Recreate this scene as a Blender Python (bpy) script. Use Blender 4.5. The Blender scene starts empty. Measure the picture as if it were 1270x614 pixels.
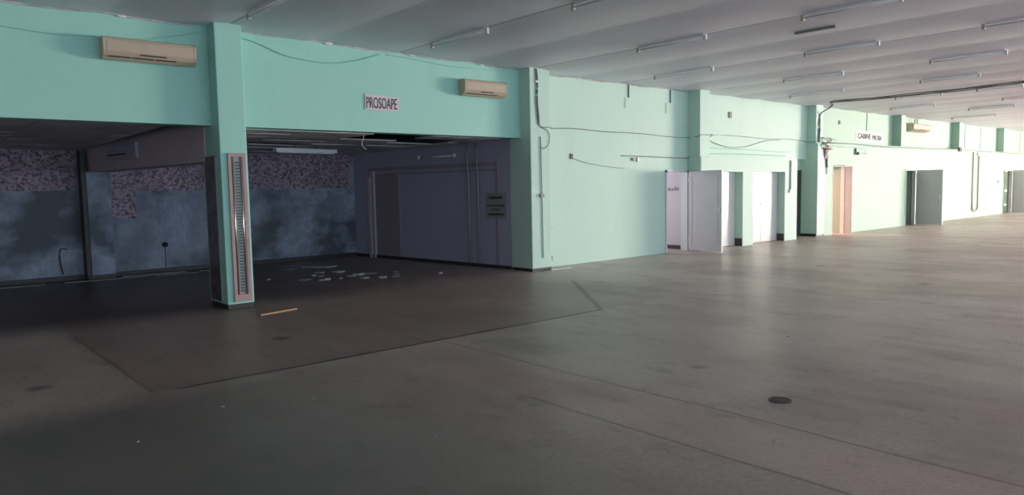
import bpy, bmesh, math, random
from mathutils import Vector, Matrix, noise
random.seed(7)
S = bpy.context.scene
COL = S.collection
D, DU, DB = 10.23, 10.53, 10.51     # pillar fronts, recessed upper wall, header fronts
BACK = 16.22                        # back wall of the side bays
ZB = 2.586                          # underside of the headers
H = 3.89

# ------------------------------------------------------------------ materials
def new_mat(name):
    m = bpy.data.materials.new(name); m.use_nodes = True
    nt = m.node_tree; b = nt.nodes['Principled BSDF']
    return m, nt, b
def node(nt, t, **kw):
    n = nt.nodes.new(t)
    for k, v in kw.items():
        if k in n.inputs: n.inputs[k].default_value = v
        else: setattr(n, k, v)
    return n
def coords(nt, scale=(1, 1, 1), world=True):
    if world:
        g = nt.nodes.new('ShaderNodeNewGeometry'); src = g.outputs['Position']
    else:
        g = nt.nodes.new('ShaderNodeTexCoord'); src = g.outputs['Object']
    mp = nt.nodes.new('ShaderNodeMapping'); mp.inputs['Scale'].default_value = scale
    nt.links.new(src, mp.inputs['Vector']); return mp.outputs['Vector']
def ramp(nt, src, stops):
    r = nt.nodes.new('ShaderNodeValToRGB'); e = r.color_ramp.elements
    while len(e) < len(stops): e.new(0.5)
    for i, (p, c) in enumerate(stops):
        e[i].position = p; e[i].color = (*c, 1) if len(c) == 3 else c
    nt.links.new(src, r.inputs['Fac']); return r.outputs['Color']
def mix(nt, fac, a, b, mode='MIX'):
    m = nt.nodes.new('ShaderNodeMix'); m.data_type = 'RGBA'; m.blend_type = mode
    for s, v in ((m.inputs['Factor'], fac), (m.inputs['A'], a), (m.inputs['B'], b)):
        if isinstance(v, (int, float)): s.default_value = v
        elif isinstance(v, tuple): s.default_value = (*v, 1)
        else: nt.links.new(v, s)
    return m.outputs['Result']
def nz(nt, scale, vec, detail=4, rough=.55):
    n = nt.nodes.new('ShaderNodeTexNoise'); n.inputs['Scale'].default_value = scale
    n.inputs['Detail'].default_value = detail; n.inputs['Roughness'].default_value = rough
    nt.links.new(vec, n.inputs['Vector']); return n.outputs['Fac']
def math_(nt, op, a, b=None, c=None):
    n = nt.nodes.new('ShaderNodeMath'); n.operation = op
    for i, v in enumerate((a, b, c)):
        if v is None: continue
        if isinstance(v, (int, float)): n.inputs[i].default_value = v
        else: nt.links.new(v, n.inputs[i])
    return n.outputs[0]
def bump(nt, b, src, strength=.2, dist=.02):
    n = nt.nodes.new('ShaderNodeBump'); n.inputs['Strength'].default_value = strength
    n.inputs['Distance'].default_value = dist
    nt.links.new(src, n.inputs['Height']); nt.links.new(n.outputs['Normal'], b.inputs['Normal'])

def plain(name, c1, c2=None, rough=.6, scale=6, metal=0, spec=.5, bmp=0, world=True):
    m, nt, b = new_mat(name); c2 = c2 or tuple(x*.85 for x in c1)
    v = coords(nt, world=world)
    f = nz(nt, scale, v)
    nt.links.new(ramp(nt, f, [(.3, c1), (.7, c2)]), b.inputs['Base Color'])
    b.inputs['Roughness'].default_value = rough; b.inputs['Metallic'].default_value = metal
    b.inputs['Specular IOR Level'].default_value = spec
    if bmp: bump(nt, b, f, bmp, .01)
    return m
def paint(name, c1, c2, dirt=(.3, .33, .3), rough=.55):
    m, nt, b = new_mat(name)
    v = coords(nt); vs = coords(nt, (1.6, 1.6, .35))
    big = nz(nt, .35, v, 3); fine = nz(nt, 9, v, 5, .6); streak = nz(nt, 1.3, vs, 5, .6)
    c = mix(nt, big, c1, c2)
    k = ramp(nt, streak, [(.55, (0, 0, 0)), (.85, (.35, .35, .35))])
    c = mix(nt, k, c, dirt)
    c = mix(nt, ramp(nt, fine, [(.35, (.06, .06, .06)), (.6, (0, 0, 0))]), c, dirt)
    nt.links.new(c, b.inputs['Base Color']); b.inputs['Roughness'].default_value = rough
    b.inputs['Specular IOR Level'].default_value = .3
    bump(nt, b, fine, .12, .01); return m

M = {}
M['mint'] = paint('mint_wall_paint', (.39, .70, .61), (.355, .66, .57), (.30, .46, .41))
M['mint_pale'] = paint('pale_mint_wall_paint', (.58, .75, .66), (.52, .72, .62), (.44, .56, .48))  # same mint, lightened: strong light on the right wall put into the colour
M['mint_far'] = paint('far_mint_wall_paint', (.40, .565, .46), (.37, .54, .44), (.34, .46, .38))  # same mint, darkened in colour to offset overbright light on the far wall
M['lilac'] = paint('lilac_room_paint', (.56, .49, .53), (.52, .48, .54))
M['peach'] = paint('peach_room_paint', (.88, .34, .17), (.88, .32, .20), (.7, .3, .2))
M['purple'] = paint('purple_bay_paint', (.42, .40, .53), (.36, .35, .47), (.26, .25, .33))
M['mauve'] = paint('mauve_beam_paint', (.56, .48, .55), (.50, .43, .50), (.36, .31, .36))
M['door_mauve'] = paint('mauve_door_paint', (.34, .27, .33), (.30, .24, .29), (.2, .17, .2))
M['white_paint'] = paint('white_render_paint', (.62, .62, .6), (.56, .56, .54))

# main floor: worn dark screed, joints, lane patches, stains
def floor_mat():
    m, nt, b = new_mat('worn_screed_floor')
    g = nt.nodes.new('ShaderNodeNewGeometry'); sp = nt.nodes.new('ShaderNodeSeparateXYZ')
    nt.links.new(g.outputs['Position'], sp.inputs[0]); X, Y = sp.outputs['X'], sp.outputs['Y']
    v = coords(nt); vs = coords(nt, (1, .35, 1))
    big = nz(nt, .45, v, 5, .6); mid = nz(nt, 1.7, vs, 6, .65); fine = nz(nt, 30, v, 4, .7)
    wob = math_(nt, 'MULTIPLY', math_(nt, 'SUBTRACT', nz(nt, 2.2, v, 4), .5), .35)
    Xw = math_(nt, 'ADD', X, wob); Yw = math_(nt, 'ADD', Y, wob)
    def step(s, a, soft=.05):
        r = nt.nodes.new('ShaderNodeMapRange'); r.inputs['From Min'].default_value = a-soft; r.inputs['From Max'].default_value = a+soft
        nt.links.new(s, r.inputs['Value']); return r.outputs['Result']
    def band(s, a, c, soft=.05): return math_(nt, 'MULTIPLY', step(s, a, soft), math_(nt, 'SUBTRACT', 1, step(s, c, soft)))
    def mul(*a):
        r = a[0]
        for q in a[1:]: r = math_(nt, 'MULTIPLY', r, q)
        return r
    base = ramp(nt, big, [(.35, (.385, .325, .285)), (.65, (.51, .43, .375))])
    brown = ramp(nt, mid, [(.38, (.21, .14, .125)), (.62, (.34, .23, .21))])
    # brown screed beyond the joint and a brown strip running towards the viewer
    a1 = mul(step(Yw, 6.40, .05), step(Xw, 1.6, .06), math_(nt, 'SUBTRACT', 1, step(X, 9.0, 1.0)))
    a2 = mul(band(Xw, 3.78, 4.5, .04), math_(nt, 'SUBTRACT', 1, step(Y, 6.4, .02)))
    c = mix(nt, mul(a1, .8), base, brown)
    rose = ramp(nt, mid, [(.38, (.46, .345, .32)), (.62, (.58, .435, .41))]); c = mix(nt, mul(a2, .85), c, rose)
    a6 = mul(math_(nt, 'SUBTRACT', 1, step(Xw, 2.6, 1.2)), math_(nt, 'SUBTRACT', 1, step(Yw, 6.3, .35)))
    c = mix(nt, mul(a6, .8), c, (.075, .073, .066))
    # side bays: dirty dark brown
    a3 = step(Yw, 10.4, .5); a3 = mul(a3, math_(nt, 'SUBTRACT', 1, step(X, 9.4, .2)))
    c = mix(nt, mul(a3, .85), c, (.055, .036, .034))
    # paler floor past the far seam, and rising gradually along the hall
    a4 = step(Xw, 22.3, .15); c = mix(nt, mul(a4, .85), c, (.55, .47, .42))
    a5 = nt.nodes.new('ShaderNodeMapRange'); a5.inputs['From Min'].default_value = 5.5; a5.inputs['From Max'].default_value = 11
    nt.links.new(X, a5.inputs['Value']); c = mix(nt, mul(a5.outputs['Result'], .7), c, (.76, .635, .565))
    # scuffs and dark stains
    c = mix(nt, ramp(nt, mid, [(.52, (0, 0, 0)), (.70, (.38, .38, .38))]), c, (.16, .14, .125))
    c = mix(nt, ramp(nt, nz(nt, 5, v, 5, .7), [(.6, (0, 0, 0)), (.8, (.3, .3, .3))]), c, (.2, .19, .175))
    c = mix(nt, ramp(nt, fine, [(.3, (.28, .28, .28)), (.55, (0, 0, 0))]), c, (.06, .055, .05))
    st = nt.nodes.new('ShaderNodeTexVoronoi'); st.inputs['Scale'].default_value = .8; nt.links.new(coords(nt, (1, 1, 0)), st.inputs['Vector'])
    c = mix(nt, ramp(nt, st.outputs['Distance'], [(.05, (.7, .7, .7)), (.11, (0, 0, 0))]), c, (.06, .05, .045))
    c = mix(nt, ramp(nt, nz(nt, .28, coords(nt, (1, .6, 1)), 5, .65), [(.47, (0, 0, 0)), (.60, (.5, .5, .5))]), c, (.25, .165, .15))
    c = mix(nt, ramp(nt, nz(nt, 3.2, coords(nt, (1, .5, 1)), 6, .75), [(.55, (0, 0, 0)), (.72, (.5, .5, .5))]), c, (.11, .10, .09))
    # joints
    dk = (.03, .024, .022)
    w2 = math_(nt, 'MULTIPLY', math_(nt, 'SUBTRACT', nz(nt, 1.2, v, 3), .5), .06)
    Yj = math_(nt, 'ADD', Y, w2); Xj = math_(nt, 'ADD', X, w2)
    for st_, (s, a, e, o, lo, hi) in zip((.92, .8, .4, .8, .8), ((Yj, 6.38, 6.43, X, 1.8, 7.15), (Xj, 4.36, 4.375, Y, 6.4, 7.1), (Xj, 1.60, 1.64, Y, 6.4, 9.6),
                               (Xj, 4.50, 4.515, Y, -6, 6.2), (Xj, 3.74, 3.755, Y, -1, 4.2))):
        k = mul(band(s, a, e, .012), band(o, lo, hi, .05), st_); c = mix(nt, k, c, dk)
    # the joint bends away towards the pillar
    Xh = math_(nt, 'SUBTRACT', X, math_(nt, 'ADD', 7.13, math_(nt, 'MULTIPLY', math_(nt, 'SUBTRACT', Y, 6.4), .8)))
    Xh = math_(nt, 'ADD', Xh, w2)
    c = mix(nt, mul(band(Xh, -.04, .06, .03), band(Y, 6.38, 8.7, .15), .6), c, dk)
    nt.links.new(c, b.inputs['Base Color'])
    r = nt.nodes.new('ShaderNodeMapRange'); r.inputs['To Min'].default_value = .30; r.inputs['To Max'].default_value = .52
    nt.links.new(mid, r.inputs['Value']); nt.links.new(r.outputs['Result'], b.inputs['Roughness'])
    b.inputs['Specular IOR Level'].default_value = .38
    bump(nt, b, math_(nt, 'ADD', math_(nt, 'MULTIPLY', fine, .3), mid), .16, .012); return m
M['floor'] = floor_mat()

def ceil_mat():
    m, nt, b = new_mat('grey_ceiling_sheet')
    v = coords(nt, (1, .25, 1)); f = nz(nt, .55, v, 4); s = nz(nt, 6, coords(nt, (1, .15, 1)), 5)
    c = ramp(nt, f, [(.3, (.82, .765, .87)), (.7, (.88, .835, .92))])
    c = mix(nt, ramp(nt, s, [(.5, (0, 0, 0)), (.8, (.3, .3, .3))]), c, (.66, .64, .70))
    g = nt.nodes.new('ShaderNodeNewGeometry'); sp = nt.nodes.new('ShaderNodeSeparateXYZ'); nt.links.new(g.outputs['Position'], sp.inputs[0])
    x = math_(nt, 'SUBTRACT', sp.outputs['X'], .95)
    ph = math_(nt, 'FRACT', math_(nt, 'DIVIDE', x, 2.9))
    d = math_(nt, 'MINIMUM', ph, math_(nt, 'SUBTRACT', 1, ph))
    k = ramp(nt, d, [(.003, (.7, .7, .7)), (.008, (0, 0, 0))])
    c = mix(nt, k, c, (.18, .17, .19))
    nt.links.new(c, b.inputs['Base Color']); b.inputs['Roughness'].default_value = .5
    bump(nt, b, s, .15, .01); return m
M['ceil'] = ceil_mat()

def mould_mat():
    m, nt, b = new_mat('mouldy_blue_plaster')
    v = coords(nt); vs = coords(nt, (1, 1, .4))
    a = nz(nt, .9, v, 5, .6); d = nz(nt, .65, coords(nt, (1, 1, 1.3)), 4, .6); f = nz(nt, 14, vs, 5, .7)
    c = ramp(nt, a, [(.35, (.20, .22, .30)), (.5, (.34, .39, .52)), (.65, (.24, .26, .33))])
    c = mix(nt, ramp(nt, d, [(.46, (0, 0, 0)), (.60, (.88, .88, .88))]), c, (.06, .065, .08))
    c = mix(nt, ramp(nt, nz(nt, .5, coords(nt, (1.3, 1, 1)), 3), [(.6, (0, 0, 0)), (.75, (.5, .5, .5))]), c, (.10, .06, .06))
    c = mix(nt, ramp(nt, f, [(.4, (.25, .25, .25)), (.65, (0, 0, 0))]), c, (.07, .08, .10))
    nt.links.new(c, b.inputs['Base Color']); b.inputs['Roughness'].default_value = .6
    bump(nt, b, a, .2, .02); return m
M['mould'] = mould_mat()

def wallpaper_mat():
    m, nt, b = new_mat('rose_wallpaper')
    v = coords(nt, (1, 0.001, 1.15))
    k = ramp(nt, nz(nt, 13, v, 2, .6), [(.42, (0, 0, 0)), (.52, (1, 1, 1))])
    k2 = ramp(nt, nz(nt, 24, v, 2, .6), [(.42, (.25, .25, .25)), (.56, (1, 1, 1))])
    k = mix(nt, 1.0, k, k2, 'MULTIPLY')
    c = mix(nt, k, (.46, .34, .42), (.11, .07, .115))
    c = mix(nt, ramp(nt, nz(nt, .8, coords(nt), 4), [(.45, (0, 0, 0)), (.7, (.6, .6, .6))]), c, (.12, .10, .13))
    nt.links.new(c, b.inputs['Base Color']); b.inputs['Roughness'].default_value = .7; return m
M['wallpaper'] = wallpaper_mat()

M['white'] = plain('white_enamel', (.72, .72, .72), (.66, .66, .67), .4)
M['bead'] = plain('pale_sealing_foam', (.74, .70, .71), (.35, .32, .33), .8, 5)
M['foam'] = plain('white_plaster_blob', (.85, .80, .82), (.72, .66, .68), .8, 20)
M['tube'] = plain('frosted_tube_glass', (.85, .84, .88), (.8, .8, .84), .4)
M['cap'] = plain('rusty_lamp_cap', (.42, .30, .24), (.6, .55, .5), .5, 30)
M['batten'] = plain('grey_batten', (.85, .83, .87), (.78, .76, .8), .5)
M['beige'] = plain('yellowed_plastic', (.56, .43, .33), (.52, .41, .31), .38)
M['beige2'] = plain('yellowed_plastic_dark', (.20, .16, .14), (.17, .14, .12), .45)
M['slot'] = plain('dark_slot', (.03, .022, .02), (.02, .015, .015), .6)
M['black'] = plain('black_plastic', (.015, .015, .017), (.02, .02, .02), .5)
M['plinth'] = plain('dark_skirting', (.025, .024, .025), (.04, .036, .034), .5)
M['plinth_brown'] = plain('brown_skirting', (.07, .055, .045), (.05, .04, .034), .5)
M['paper'] = plain('sign_paper', (.72, .62, .66), (.66, .58, .62), .7)
M['paper_white'] = plain('white_sign_paper', (.9, .88, .86), (.85, .83, .8), .7)
M['paper_dim'] = plain('dirty_notice_paper', (.30, .29, .29), (.24, .23, .24), .7, 20)
M['ink'] = plain('dark_maroon_ink', (.05, .02, .035), (.04, .02, .03), .7)
M['grey_ink'] = plain('grey_ink', (.05, .045, .05), (.07, .06, .065), .8)
M['pink'] = plain('dusty_pink_frame', (.46, .30, .29), (.40, .25, .25), .45, 14)
M['chrome'] = plain('dull_chrome', (.62, .60, .60), (.5, .5, .5), .25, 10, 1)
M['rung'] = plain('grey_rail_slot', (.05, .05, .055), (.08, .08, .08), .4, 10)
M['mirror'] = plain('grimy_mirror', (.13, .12, .115), (.06, .055, .055), .22, 5, 0, .7)
M['door'] = plain('grey_white_door', (.60, .585, .60), (.56, .55, .565), .45, 3)
M['door_grey'] = plain('grey_door', (.60, .62, .61), (.56, .58, .57), .45, 3)
M['gloss'] = plain('glossy_white_door', (.74, .73, .72), (.7, .69, .68), .16, 2, 0, .8)
M['dark_door'] = plain('dark_grey_door', (.07, .075, .075), (.05, .055, .055), .5, 3)
M['wire'] = plain('dark_cable', (.06, .06, .06), (.09, .09, .085), .6)
M['wire_grey'] = plain('grey_cable', (.20, .23, .21), (.25, .28, .26), .6)
M['wire_mint'] = plain('painted_over_cable', (.31, .60, .51), (.35, .62, .53), .6)
M['wire_white'] = plain('white_cable', (.6, .6, .62), (.5, .5, .52), .6)
M['conduit'] = plain('grey_conduit', (.30, .36, .33), (.25, .3, .28), .5)
M['pipe'] = plain('sage_pipe', (.33, .38, .30), (.28, .33, .27), .45)
M['rag'] = plain('pink_rag', (.80, .55, .56), (.72, .45, .48), .8, 20)
M['wood'] = plain('raw_wood', (.50, .30, .16), (.42, .25, .13), .6, 20)
M['board'] = plain('dusty_white_board', (.26, .24, .23), (.17, .155, .15), .7, 8)
M['shard'] = plain('plaster_fragment', (.42, .40, .42), (.28, .26, .27), .7, 20)
M['crumb'] = plain('pale_litter', (.42, .42, .40), (.3, .3, .29), .7, 40)
M['iron'] = plain('black_iron', (.03, .025, .024), (.05, .04, .036), .5, 30)
M['tile'] = plain('stained_ceiling_tile', (.74, .70, .74), (.45, .42, .44), .8, 2.5, bmp=.3)
M['void'] = plain('dark_void', (.012, .012, .013), (.01, .01, .01), .9)
M['frame_alu'] = plain('white_window_frame', (.7, .7, .7), (.65, .65, .65), .4)

# ------------------------------------------------------------------ mesh helpers
class MB:
    def __init__(s): s.v = []; s.f = []; s.sm = []
    def add(s, vs, fs, smooth=False):
        n = len(s.v); s.v += [Vector(p) for p in vs]
        for f in fs: s.f.append([i+n for i in f]); s.sm.append(smooth)
        return s
    def box(s, x0, y0, z0, x1, y1, z1):
        return s.hexa([(x0, y0), (x1, y0), (x1, y1), (x0, y1)], z0, z1)
    def hexa(s, q, z0, z1):                      # footprint quad (ccw) extruded
        vs = [(x, y, z0) for x, y in q]+[(x, y, z1) for x, y in q]; n = len(q)
        fs = [list(range(n))[::-1], list(range(n, 2*n))]+[[i, (i+1) % n, n+(i+1) % n, n+i] for i in range(n)]
        return s.add(vs, fs)
    def bbox(s, x0, y0, z0, x1, y1, z1, b=.01, seg=2, M4=None):   # bevelled box
        bm = bmesh.new(); bmesh.ops.create_cube(bm, size=1)
        for v in bm.verts: v.co = Vector(((x0+x1)/2+v.co.x*(x1-x0), (y0+y1)/2+v.co.y*(y1-y0), (z0+z1)/2+v.co.z*(z1-z0)))
        bmesh.ops.bevel(bm, geom=bm.edges[:], offset=b, segments=seg, affect='EDGES', profile=.5)
        if M4 is not None: bmesh.ops.transform(bm, matrix=M4, verts=bm.verts[:])
        bm.verts.index_update()
        s.add([v.co.copy() for v in bm.verts], [[v.index for v in f.verts] for f in bm.faces]); bm.free(); return s
    def tube(s, pts, r, n=6, cap=True):
        pts = [Vector(p) for p in pts]; rings = []
        for i, p in enumerate(pts):
            a = pts[max(i-1, 0)]; b = pts[min(i+1, len(pts)-1)]; t = (b-a).normalized()
            u = t.cross(Vector((0, 0, 1)))
            if u.length < .05: u = t.cross(Vector((1, 0, 0)))
            u.normalize(); w = t.cross(u)
            rr = r[i] if isinstance(r, (list, tuple)) else r
            rings.append([p+u*rr*math.cos(2*math.pi*k/n)+w*rr*math.sin(2*math.pi*k/n) for k in range(n)])
        vs = [q for g in rings for q in g]; fs = []
        for i in range(len(pts)-1):
            for k in range(n): fs.append([i*n+k, i*n+(k+1) % n, (i+1)*n+(k+1) % n, (i+1)*n+k])
        if cap: fs += [list(range(n))[::-1], [(len(pts)-1)*n+k for k in range(n)]]
        return s.add(vs, fs, True)
    def prism(s, prof, y0, y1, axis='x'):        # profile (a,z) swept along the other horizontal axis
        n = len(prof)
        if axis == 'x': vs = [(y0, a, z) for a, z in prof]+[(y1, a, z) for a, z in prof]
        else: vs = [(a, y0, z) for a, z in prof]+[(a, y1, z) for a, z in prof]
        fs = [list(range(n)), list(range(n, 2*n))[::-1]]+[[i, n+i, n+(i+1) % n, (i+1) % n] for i in range(n)]
        return s.add(vs, fs)
    def build(s, name, mat, parent=None):
        vs = s.v
        if parent is not None: off = wloc(parent)
        else:
            xs = [v.x for v in vs]; ys = [v.y for v in vs]; zs = [v.z for v in vs]
            off = Vector(((min(xs)+max(xs))/2, (min(ys)+max(ys))/2, min(zs)))
        me = bpy.data.meshes.new(name); me.from_pydata([v-off for v in vs], [], s.f); me.update()
        for p, q in zip(me.polygons, s.sm): p.use_smooth = q
        bm = bmesh.new(); bm.from_mesh(me); bmesh.ops.recalc_face_normals(bm, faces=bm.faces); bm.to_mesh(me); bm.free()
        me.materials.append(M[mat]); o = bpy.data.objects.new(name, me); COL.objects.link(o)
        if parent is None: o.location = off
        else: o.parent = parent
        return o
def wloc(o):
    v = Vector((0, 0, 0))
    while o is not None: v += o.location; o = o.parent
    return v
def tag(o, label, cat, group=None, kind=None):
    o['label'] = label; o['category'] = cat
    if group: o['group'] = group
    if kind: o['kind'] = kind
    return o
def thing(name, loc, label, cat, group=None):
    o = bpy.data.objects.new(name, None); o.empty_display_size = .1; COL.objects.link(o); o.location = loc
    return tag(o, label, cat, group)
def struct(o): o['kind'] = 'structure'; return o
def copy_tree(o, parent=None):
    c = o.copy(); COL.objects.link(c)
    if parent is not None: c.parent = parent
    for ch in list(o.children): copy_tree(ch, c)
    return c
def smooth_path(pts, k=5):
    P = [Vector(p) for p in pts]; out = []
    for i in range(len(P)-1):
        a = P[max(i-1, 0)]; b = P[i]; c = P[i+1]; d = P[min(i+2, len(P)-1)]
        for j in range(k):
            t = j/k; out.append(.5*((2*b)+(c-a)*t+(2*a-5*b+4*c-d)*t*t+(3*b-a-3*c+d)*t**3))
    out.append(P[-1]); return out
def text_mesh(txt, width, height, mat, parent, org, name='lettering', ex=.002, bold=.0):
    cu = bpy.data.curves.new(name, 'FONT'); cu.body = txt; cu.size = 1; cu.extrude = 0; cu.offset = bold; cu.resolution_u = 3
    o = bpy.data.objects.new('tmp', cu); COL.objects.link(o)
    bpy.context.view_layer.update()
    me = bpy.data.meshes.new_from_object(o.evaluated_get(bpy.context.evaluated_depsgraph_get()))
    bpy.data.objects.remove(o); bpy.data.curves.remove(cu)
    xs = [v.co.x for v in me.vertices]; ys = [v.co.y for v in me.vertices]
    x0, x1, y0, y1 = min(xs), max(xs), min(ys), max(ys)
    bm = bmesh.new(); bm.from_mesh(me)
    r = bmesh.ops.extrude_face_region(bm, geom=bm.faces[:])
    for e in r['geom']:
        if isinstance(e, bmesh.types.BMVert): e.co.z += ex*2
    bm.to_mesh(me); bm.free()
    off = Vector(org)-wloc(parent)
    for v in me.vertices:
        x = (v.co.x-x0)/(x1-x0)*width; z = (v.co.y-y0)/(y1-y0)*height
        v.co = Vector((x, -v.co.z, z))+off
    me.materials.clear(); me.materials.append(M[mat])
    ob = bpy.data.objects.new(name, me); COL.objects.link(ob); ob.parent = parent; return ob

# ------------------------------------------------------------------ room shell
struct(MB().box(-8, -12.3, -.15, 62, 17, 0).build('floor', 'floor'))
def ceil_z(x): return H+.005+.075*min(1, max(0, (10-x)/6))-.024*abs(math.sin(math.pi*(x-.95)/1.45))
def build_ceiling():
    m = MB(); nx = int(70/.145); ys = [-12.3, -9, -6, -3, 0, 2, 4, 6, 7.5, 9, 10, 10.9]; xs = [-8+.145*i+.08 for i in range(nx)]
    # start on a seam so the creases stay sharp
    vs = []; fs = []
    for i, x in enumerate(xs):
        for y in ys: vs.append((x, y, ceil_z(x)+.014*noise.noise(Vector((x*.7, y*.6, 0)))))
    n = len(ys)
    for i in range(nx-1):
        for j in range(n-1): fs.append([i*n+j, (i+1)*n+j, (i+1)*n+j+1, i*n+j+1])
    N = len(vs); vs += [(x, y, 4.2) for x, y, z in vs]
    fs += [[q+N for q in f[::-1]] for f in fs]
    for i in range(nx-1):
        for j in (0, n-1): fs.append([i*n+j, (i+1)*n+j, N+(i+1)*n+j, N+i*n+j])
    for j in range(n-1):
        for i in (0, nx-1): fs.append([i*n+j, i*n+j+1, N+i*n+j+1, N+i*n+j])
    m.add(vs, fs)
    return m
struct(build_ceiling().build('ceiling', 'ceil'))
T = 4.05
# headers over the two bays
struct(MB().box(-8, DB, ZB, 3.62, 10.8, T).build('wall_header_left', 'mint'))
struct(MB().box(3.99, DB, ZB, 9.46, 10.8, T).build('wall_header_middle', 'mint'))
# recessed wall right of the second pillar, with the first doorway
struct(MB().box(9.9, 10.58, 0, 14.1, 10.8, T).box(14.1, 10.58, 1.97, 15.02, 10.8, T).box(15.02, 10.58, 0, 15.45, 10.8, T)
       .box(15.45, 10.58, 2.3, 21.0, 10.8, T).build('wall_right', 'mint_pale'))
# low boxed-out wall with two niches
lo = MB(); F = 10.2
for a, b in ((15.02, 15.6), (16.87, 17.38), (19.02, 19.7)): lo.box(a, F, 0, b, 10.58, 1.92)
lo.box(15.02, F, 1.92, 19.7, 10.58, 2.28).box(15.02, 10.5, 0, 19.7, 10.58, 1.92)
lo.box(19.6, 10.58, 0, 19.7, 10.86, 2.3)
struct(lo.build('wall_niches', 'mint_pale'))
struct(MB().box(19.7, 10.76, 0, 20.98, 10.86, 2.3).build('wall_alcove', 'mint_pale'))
# long lower wall with three doorways, recessed wall above it
L = MB(); xs = [(21.45, 21.94), (22.75, 27.6), (28.5, 39.3), (40.2, 62)]
for a, b in xs: L.box(a, D, 0, b, DU+.2, 2.8)
for a, b in ((21.94, 22.75), (27.6, 28.5), (39.3, 40.2)): L.box(a, D, 2.0 if a > 23 else 2.12, b, DU+.2, 2.8)
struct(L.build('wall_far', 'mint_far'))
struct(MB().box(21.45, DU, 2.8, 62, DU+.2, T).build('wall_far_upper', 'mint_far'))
# hall sides never seen from here
struct(MB().box(62, -2.2, 0, 62.2, 11, T).build('wall_end', 'white_paint'))
struct(MB().box(-8.2, -12.3, 0, -8, 17, T).build('wall_left', 'white_paint'))
def window_wall(name, along, p, t, a0, a1, wins, z0, z1, num):
    """wall with openings; along='x': runs in x at y=p..p+t, else runs in y at x=p..p+t"""
    def bx(m, a, b, zz0, zz1, q0=0, q1=t):
        return m.box(a, p+q0, zz0, b, p+q1, zz1) if along == 'x' else m.box(p+q0, a, zz0, p+q1, b, zz1)
    m = MB(); bx(m, a0, a1, 0, z0); bx(m, a0, a1, z1, T)
    e = [a0]+[k for w_ in wins for k in w_]+[a1]
    for i in range(0, len(e), 2):
        if e[i+1]-e[i] > .001: bx(m, e[i], e[i+1], z0, z1)
    struct(m.build(name, 'white_paint'))
    for i, (a, b) in enumerate(wins):
        f = MB()
        for k in range(4): xx = a+(b-a)*k/3; bx(f, xx-.035, xx+.035, z0, z1, .05, .13)
        for z in (z0+.04, z0+(z1-z0)*.7, z1-.04): bx(f, a, b, z-.035, z+.035, .055, .125)
        struct(f.build('window_%d' % (num+i), 'frame_alu'))
WA = [(-6+i*5.9, -6+i*5.9+4.4) for i in range(9)]                    # unseen side windows, added to carry a cool fill
WB = [(-11.7, -8.8), (-8.5, -5.6), (-5.3, -2.5)]                          # sunlit glazed end facing back up the hall
WC = [(48.6+i*4.2, 48.6+i*4.2+3.6) for i in range(3)]
window_wall('wall_windows', 'x', -12.3, .2, -8, 48, WA, .6, 3.2, 1)
window_wall('wall_glazed', 'y', 48, .2, -12.3, -2, WB, .25, 3.4, 10)
window_wall('wall_windows_far', 'x', -2.2, .2, 48.2, 62, WC, .6, 3.2, 13)

# crumbly sealing bead where headers meet the ceiling sheets
def bead(xa, xb, y, name):
    pts = []; x = xa
    while x < xb: pts.append((x, y-.012+.008*noise.noise(Vector((x*3, 0, 0))), ceil_z(x)-.012+.012*noise.noise(Vector((x*2, 5, 0))))); x += .12
    rr = [.010+.008*abs(noise.noise(Vector((p[0]*4, 9, 0)))) for p in pts]
    struct(MB().tube(pts, rr, 6).build(name, 'bead'))
bead(-3, 3.6, DB, 'trim_2'); bead(4.0, 9.44, DB, 'trim_3'); bead(10.0, 14.98, 10.58, 'trim_4')
# side bays
struct(MB().box(-8, BACK, 0, 9.3, BACK+.2, 2.9).build('wall_bay_back', 'mould'))
SX = lambda y: 9.455+(y-10.84)*(8.98-9.455)/(BACK-10.84)      # purple side wall leans a little
struct(MB().hexa([(SX(10.84), 10.84), (9.7, 10.84), (9.4, BACK), (SX(BACK), BACK)], 0, 2.9).build('wall_bay_side', 'purple'))
def bay_ceiling(x0, x1, name, jit, missing, fade=0):
    m = MB(); y = 10.8; j = 0
    while y < BACK-.05:
        x = x0; i = 0; y1 = min(y+.6, BACK)
        while x < x1-.05:
            xe = min(x+1.2, x1)
            if (i, j) not in missing:
                z = lambda yy: 2.588-(yy-10.8)*.0125
                r = [random.uniform(-jit, jit*.4) for _ in range(4)]
                g = .006
                q = [(x+g, y+g, z(y)+r[0]), (xe-g, y+g, z(y)+r[1]), (xe-g, y1-g, z(y1)+r[2]), (x+g, y1-g, z(y1)+r[3])]
                t = [(a, b, c+.02) for a, b, c in q]
                m.add(q+t, [[3, 2, 1, 0], [4, 5, 6, 7], [0, 1, 5, 4], [1, 2, 6, 5], [2, 3, 7, 6], [3, 0, 4, 7]])
            x = xe; i += 1
        y = y1; j += 1
    return struct(m.build(name, 'tile'))
bay_ceiling(-8, 3.1, 'ceiling_left_bay', .004, set())
bay_ceiling(4.0, 9.2, 'ceiling_middle_bay', .014, {(2, 1), (2, 0), (3, 1), (1, 4), (3, 2), (2, 7)})
struct(MB().box(-8, 10.8, 2.88, 9.7, BACK, 2.95).build('ceiling_void', 'void'))
# beam between the bays with its post
struct(MB().hexa([(3.60, 10.8), (3.99, 10.8), (3.50, BACK), (3.10, BACK)], 2.09, 2.88).build('wall_bay_beam', 'mauve'))
struct(MB().box(3.06, 15.9, 0, 3.47, BACK, 2.09).build('wall_bay_post', 'mould'))
struct(MB().box(2.98, 15.92, 0, 3.06, BACK, 2.5).build('trim_1', 'plinth'))
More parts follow.
